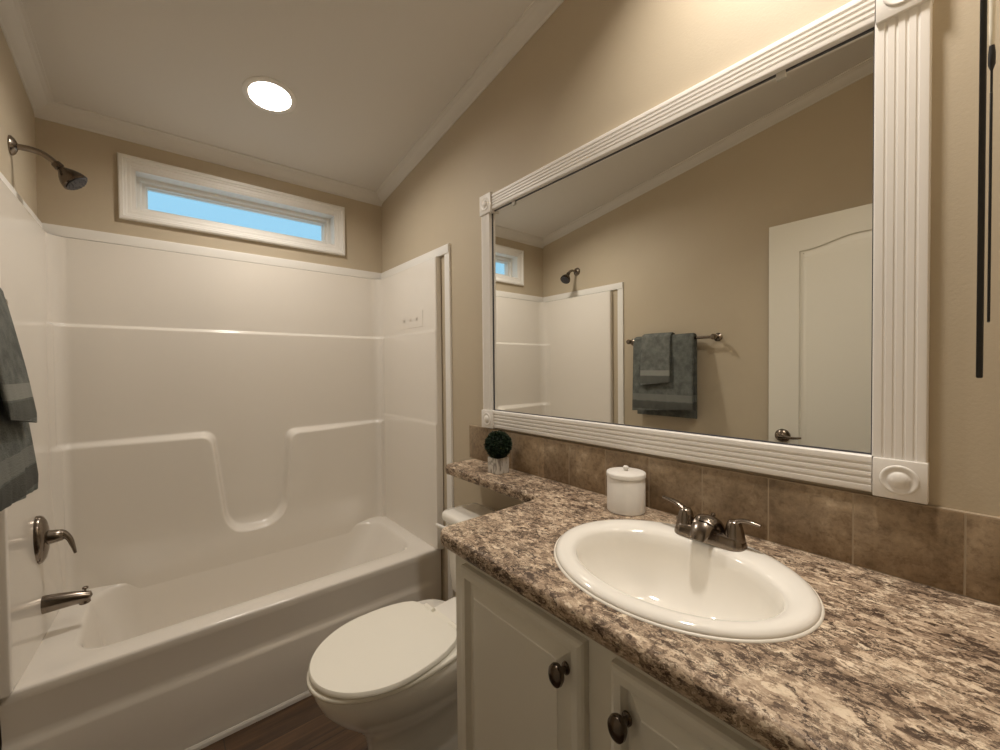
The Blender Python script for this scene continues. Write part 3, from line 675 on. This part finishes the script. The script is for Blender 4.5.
# ------------------------------------------------------------------ sink and faucet
sk = thing('sink', (SX, SY, HC), 'oval white drop-in sink set into the speckled countertop', 'sink')
def ell(a, b, z, cx=SX, cy=SY, n=72): return [Vector((cx + a * math.cos(2 * math.pi * k / n), cy + b * math.sin(2 * math.pi * k / n), z)) for k in range(n)]
bm = nb(); ix, iy = -0.302, 0.392
def sl(t, z):   # t=0: outer rim, t=1: inner lip
    return ell(SA + (0.138 - SA) * t, SB + (0.186 - SB) * t, z, SX + (ix - SX) * t, SY + (iy - SY) * t)
loops = [ell(SA, SB, HC + 0.0006), ell(SA + 0.001, SB + 0.001, HC + 0.004), sl(0.03, HC + 0.0075), sl(0.10, HC + 0.0105), sl(0.25, HC + 0.0125), sl(0.50, HC + 0.0128), sl(0.74, HC + 0.0112), sl(0.88, HC + 0.0075), sl(0.97, HC + 0.001)]
for q in range(1, 15):
    t = q / 14; k = 0.995 * math.cos(t * math.pi / 2 * 0.92) ** 0.62; z = HC - 0.006 - 0.125 * math.sin(t * math.pi / 2)
    loops.append(ell(0.138 * k, 0.186 * k ** (1 + 0.3 * t), z, ix + (1 - k) * 0.02, iy))
loft(bm, loops, False, True); obj('basin', bm, PORC, sk, smooth=70)
bm = nb(); lp = [ell(SA + 0.0045, SB + 0.0045, HC + 0.0002), ell(SA + 0.004, SB + 0.004, HC + 0.002), ell(SA + 0.001, SB + 0.001, HC + 0.0032), ell(SA - 0.004, SB - 0.004, HC + 0.0025)]
loft(bm, lp, False, False); obj('caulk_bead', bm, CAULK, sk, smooth=60)
bm = nb(); lathe(bm, (ix + 0.0165, iy, HC - 0.1308), (0, 0, 1), [(0.021, 0), (0.021, 0.003), (0.017, 0.004), (0.015, 0.002), (0.011, 0.0045), (0, 0.006)], 28); obj('drain', bm, NICK, sk)

FX, FY, FZ = -0.127, 0.387, HC + 0.0125
fa = thing('faucet', (FX, FY, FZ), 'brushed nickel centerset faucet with two lever handles on the sink rim', 'faucet')
bm = nb()
def fb(i, z, r): return rrect(FX - 0.026 + i, FX + 0.026 - i, FY - 0.073 + i, FY + 0.073 - i, r, z, 8, 6)
loft(bm, [fb(0, FZ - 0.002, 0.020), fb(0, FZ + 0.003, 0.020), fb(0.003, FZ + 0.014, 0.018), fb(0.006, FZ + 0.021, 0.016), fb(0.010, FZ + 0.0235, 0.012)]); obj('base', bm, NICK, fa, smooth=50)
bm = nb()
sp_ = bez([(FX + 0.010, FY, FZ + 0.010), (FX + 0.006, FY, FZ + 0.030), (FX - 0.008, FY, FZ + 0.042), (FX - 0.022, FY, FZ + 0.041), (FX - 0.037, FY, FZ + 0.032), (FX - 0.048, FY, FZ + 0.020), (FX - 0.054, FY, FZ + 0.010)], 7)
tube(bm, sp_, [0.028, 0.026, 0.023, 0.021, 0.019, 0.017, 0.014], 20, (1.12, 0.55), up=(1, 0, 0.6)); obj('spout', bm, NICK, fa, smooth=60)
bm = nb(); tube(bm, [(FX + 0.021, FY, FZ + 0.012), (FX + 0.021, FY, FZ + 0.044)], [0.0022, 0.0022], 8); lathe(bm, (FX + 0.021, FY, FZ + 0.042), (0, 0, 1), [(0.003, 0), (0.005, 0.004), (0.004, 0.009), (0, 0.010)], 12); obj('lift_rod', bm, NICK, fa)
for s in (1, -1):
    hy = FY + s * 0.051
    bm = nb(); lathe(bm, (FX, hy, FZ + 0.014), (0, 0, 1), [(0.021, 0), (0.0205, 0.004), (0.0185, 0.014), (0.016, 0.026), (0.0135, 0.035), (0.010, 0.040), (0, 0.041)], 28)
    if s > 0: pts = [(FX, hy, FZ + 0.040), (FX, hy + 0.003, FZ + 0.049), (FX + 0.001, hy + 0.016, FZ + 0.058), (FX + 0.002, hy + 0.034, FZ + 0.063), (FX + 0.002, hy + 0.056, FZ + 0.066)]
    else: pts = [(FX, hy, FZ + 0.040), (FX, hy - 0.003, FZ + 0.050), (FX + 0.001, hy - 0.014, FZ + 0.057), (FX + 0.002, hy - 0.030, FZ + 0.058), (FX + 0.002, hy - 0.048, FZ + 0.056)]
    tube(bm, bez(pts, 6), [0.0125, 0.0105, 0.0075, 0.0065, 0.0065, 0.0045], 14, (1.15, 0.62), up=(0, 0.3 * s, 1)); obj('handle', bm, NICK, fa, smooth=60)

# ------------------------------------------------------------------ things on the counter
ca = thing('canister', (-0.076, 0.627, HC), 'white round lidded canister beside the sink', 'canister')
bm = nb(); lathe(bm, (-0.076, 0.627, HC), (0, 0, 1), [(0.047, 0), (0.050, 0.002), (0.050, 0.090), (0.048, 0.093), (0, 0.093)], 48); obj('body', bm, CAN, ca, smooth=50)
bm = nb(); lathe(bm, (-0.076, 0.627, HC), (0, 0, 1), [(0.047, 0.0935), (0.0515, 0.094), (0.0515, 0.1025), (0.050, 0.105), (0.044, 0.106), (0, 0.108)], 48); ld = obj('lid', bm, CAN, ca, smooth=50)
bm = nb(); lathe(bm, (-0.076, 0.627, HC + 0.107), (0, 0, 1), [(0.0055, 0), (0.0048, 0.003), (0.0075, 0.006), (0.0078, 0.010), (0.005, 0.0135), (0, 0.0145)], 18); obj('knob', bm, CAN, ld, smooth=60)

PX, PY = -0.082, 1.165
pl = thing('potted_topiary', (PX, PY, HC), 'small round dark green topiary ball in a silver cube pot', 'plant')
bm = nb(); h = 0.029
loft(bm, [rrect(PX - q, PX + q, PY - q, PY + q, 0.003, z, 3, 2) for q, z in ((0.027, HC), (h, HC + 0.002), (h, HC + 0.058), (h - 0.003, HC + 0.059), (h - 0.003, HC + 0.050))]); obj('pot', bm, POT, pl, smooth=35)
bm = nb(); lathe(bm, (PX, PY, HC + 0.045), (0, 0, 1), [(0.025, 0), (0.025, 0.008), (0.006, 0.011), (0.005, 0.025), (0, 0.025)], 16); obj('soil', bm, STEM, pl)
bm = nb(); c0 = Vector((PX, PY, HC + 0.104)); lathe(bm, c0, (0, 0, 1), [(0.038 * math.sin(math.pi * k / 12), -0.038 * math.cos(math.pi * k / 12)) for k in range(13)], 20)
for k in range(2600):
    zz = 1 - 2 * (k + 0.5) / 2600; a = k * 2.399963; d = Vector((math.sqrt(1 - zz * zz) * math.cos(a), math.sqrt(1 - zz * zz) * math.sin(a), zz))
    rr = 0.039 + rnd.random() * 0.0095; ax, s, t = frame_axes(d + Vector((rnd.uniform(-.6, .6), rnd.uniform(-.6, .6), rnd.uniform(-.6, .6))))
    an = rnd.random() * 6.28; s2 = s * math.cos(an) + t * math.sin(an); b0_ = c0 + d * rr; ln = 0.0075; wd = 0.0024
    bm.faces.new([bm.verts.new(q) for q in (b0_ - ax * ln * 0.3, b0_ + ax * ln * 0.3 + s2 * wd, b0_ + ax * ln, b0_ + ax * ln * 0.3 - s2 * wd)])
obj('foliage', bm, LEAF, pl, smooth=0)

# ------------------------------------------------------------------ black wall ornament on the near wall, right of the mirror
wo = thing('wall_ornament', (-0.24, YN, 1.26), 'slim black metal wall ornament with a pale rod, right of the mirror', 'wall ornament')
bm = nb(); box(bm, -0.285, -0.265, 0.0035, 0.0093, 1.252, 2.06, 0.0015, 2); obj('upright', bm, BLACK, wo)
bm = nb(); box(bm, -0.215, -0.195, -0.0016, 0.0012, 1.324, 1.618, 0.0006, 1); obj('back_bar', bm, BLACK, wo)
bm = nb(); lathe(bm, (-0.206, -0.0003, 1.615), (0, 0, 1), [(0.0012, 0), (0.0012, 0.034), (0.0034, 0.042), (0.0034, 0.056), (0.0026, 0.066)], 12); obj('finial', bm, BLACK, wo)
bm = nb(); lathe(bm, (-0.206, -0.0003, 1.678), (0, 0, 1), [(0.0006, 0), (0.0024, 0.006), (0.0028, 0.02), (0.0028, 0.40), (0, 0.40)], 14); obj('rod', bm, PALE, wo)
bm = nb(); box(bm, -0.285, -0.265, YN, 0.0093, 2.062, 2.085, 0.001, 1); box(bm, -0.285, -0.195, YN, -0.022, 2.062, 2.085); box(bm, -0.215, -0.195, YN, 0.0012, 2.057, 2.085)
obj('wall_mount', bm, BLACK, wo)
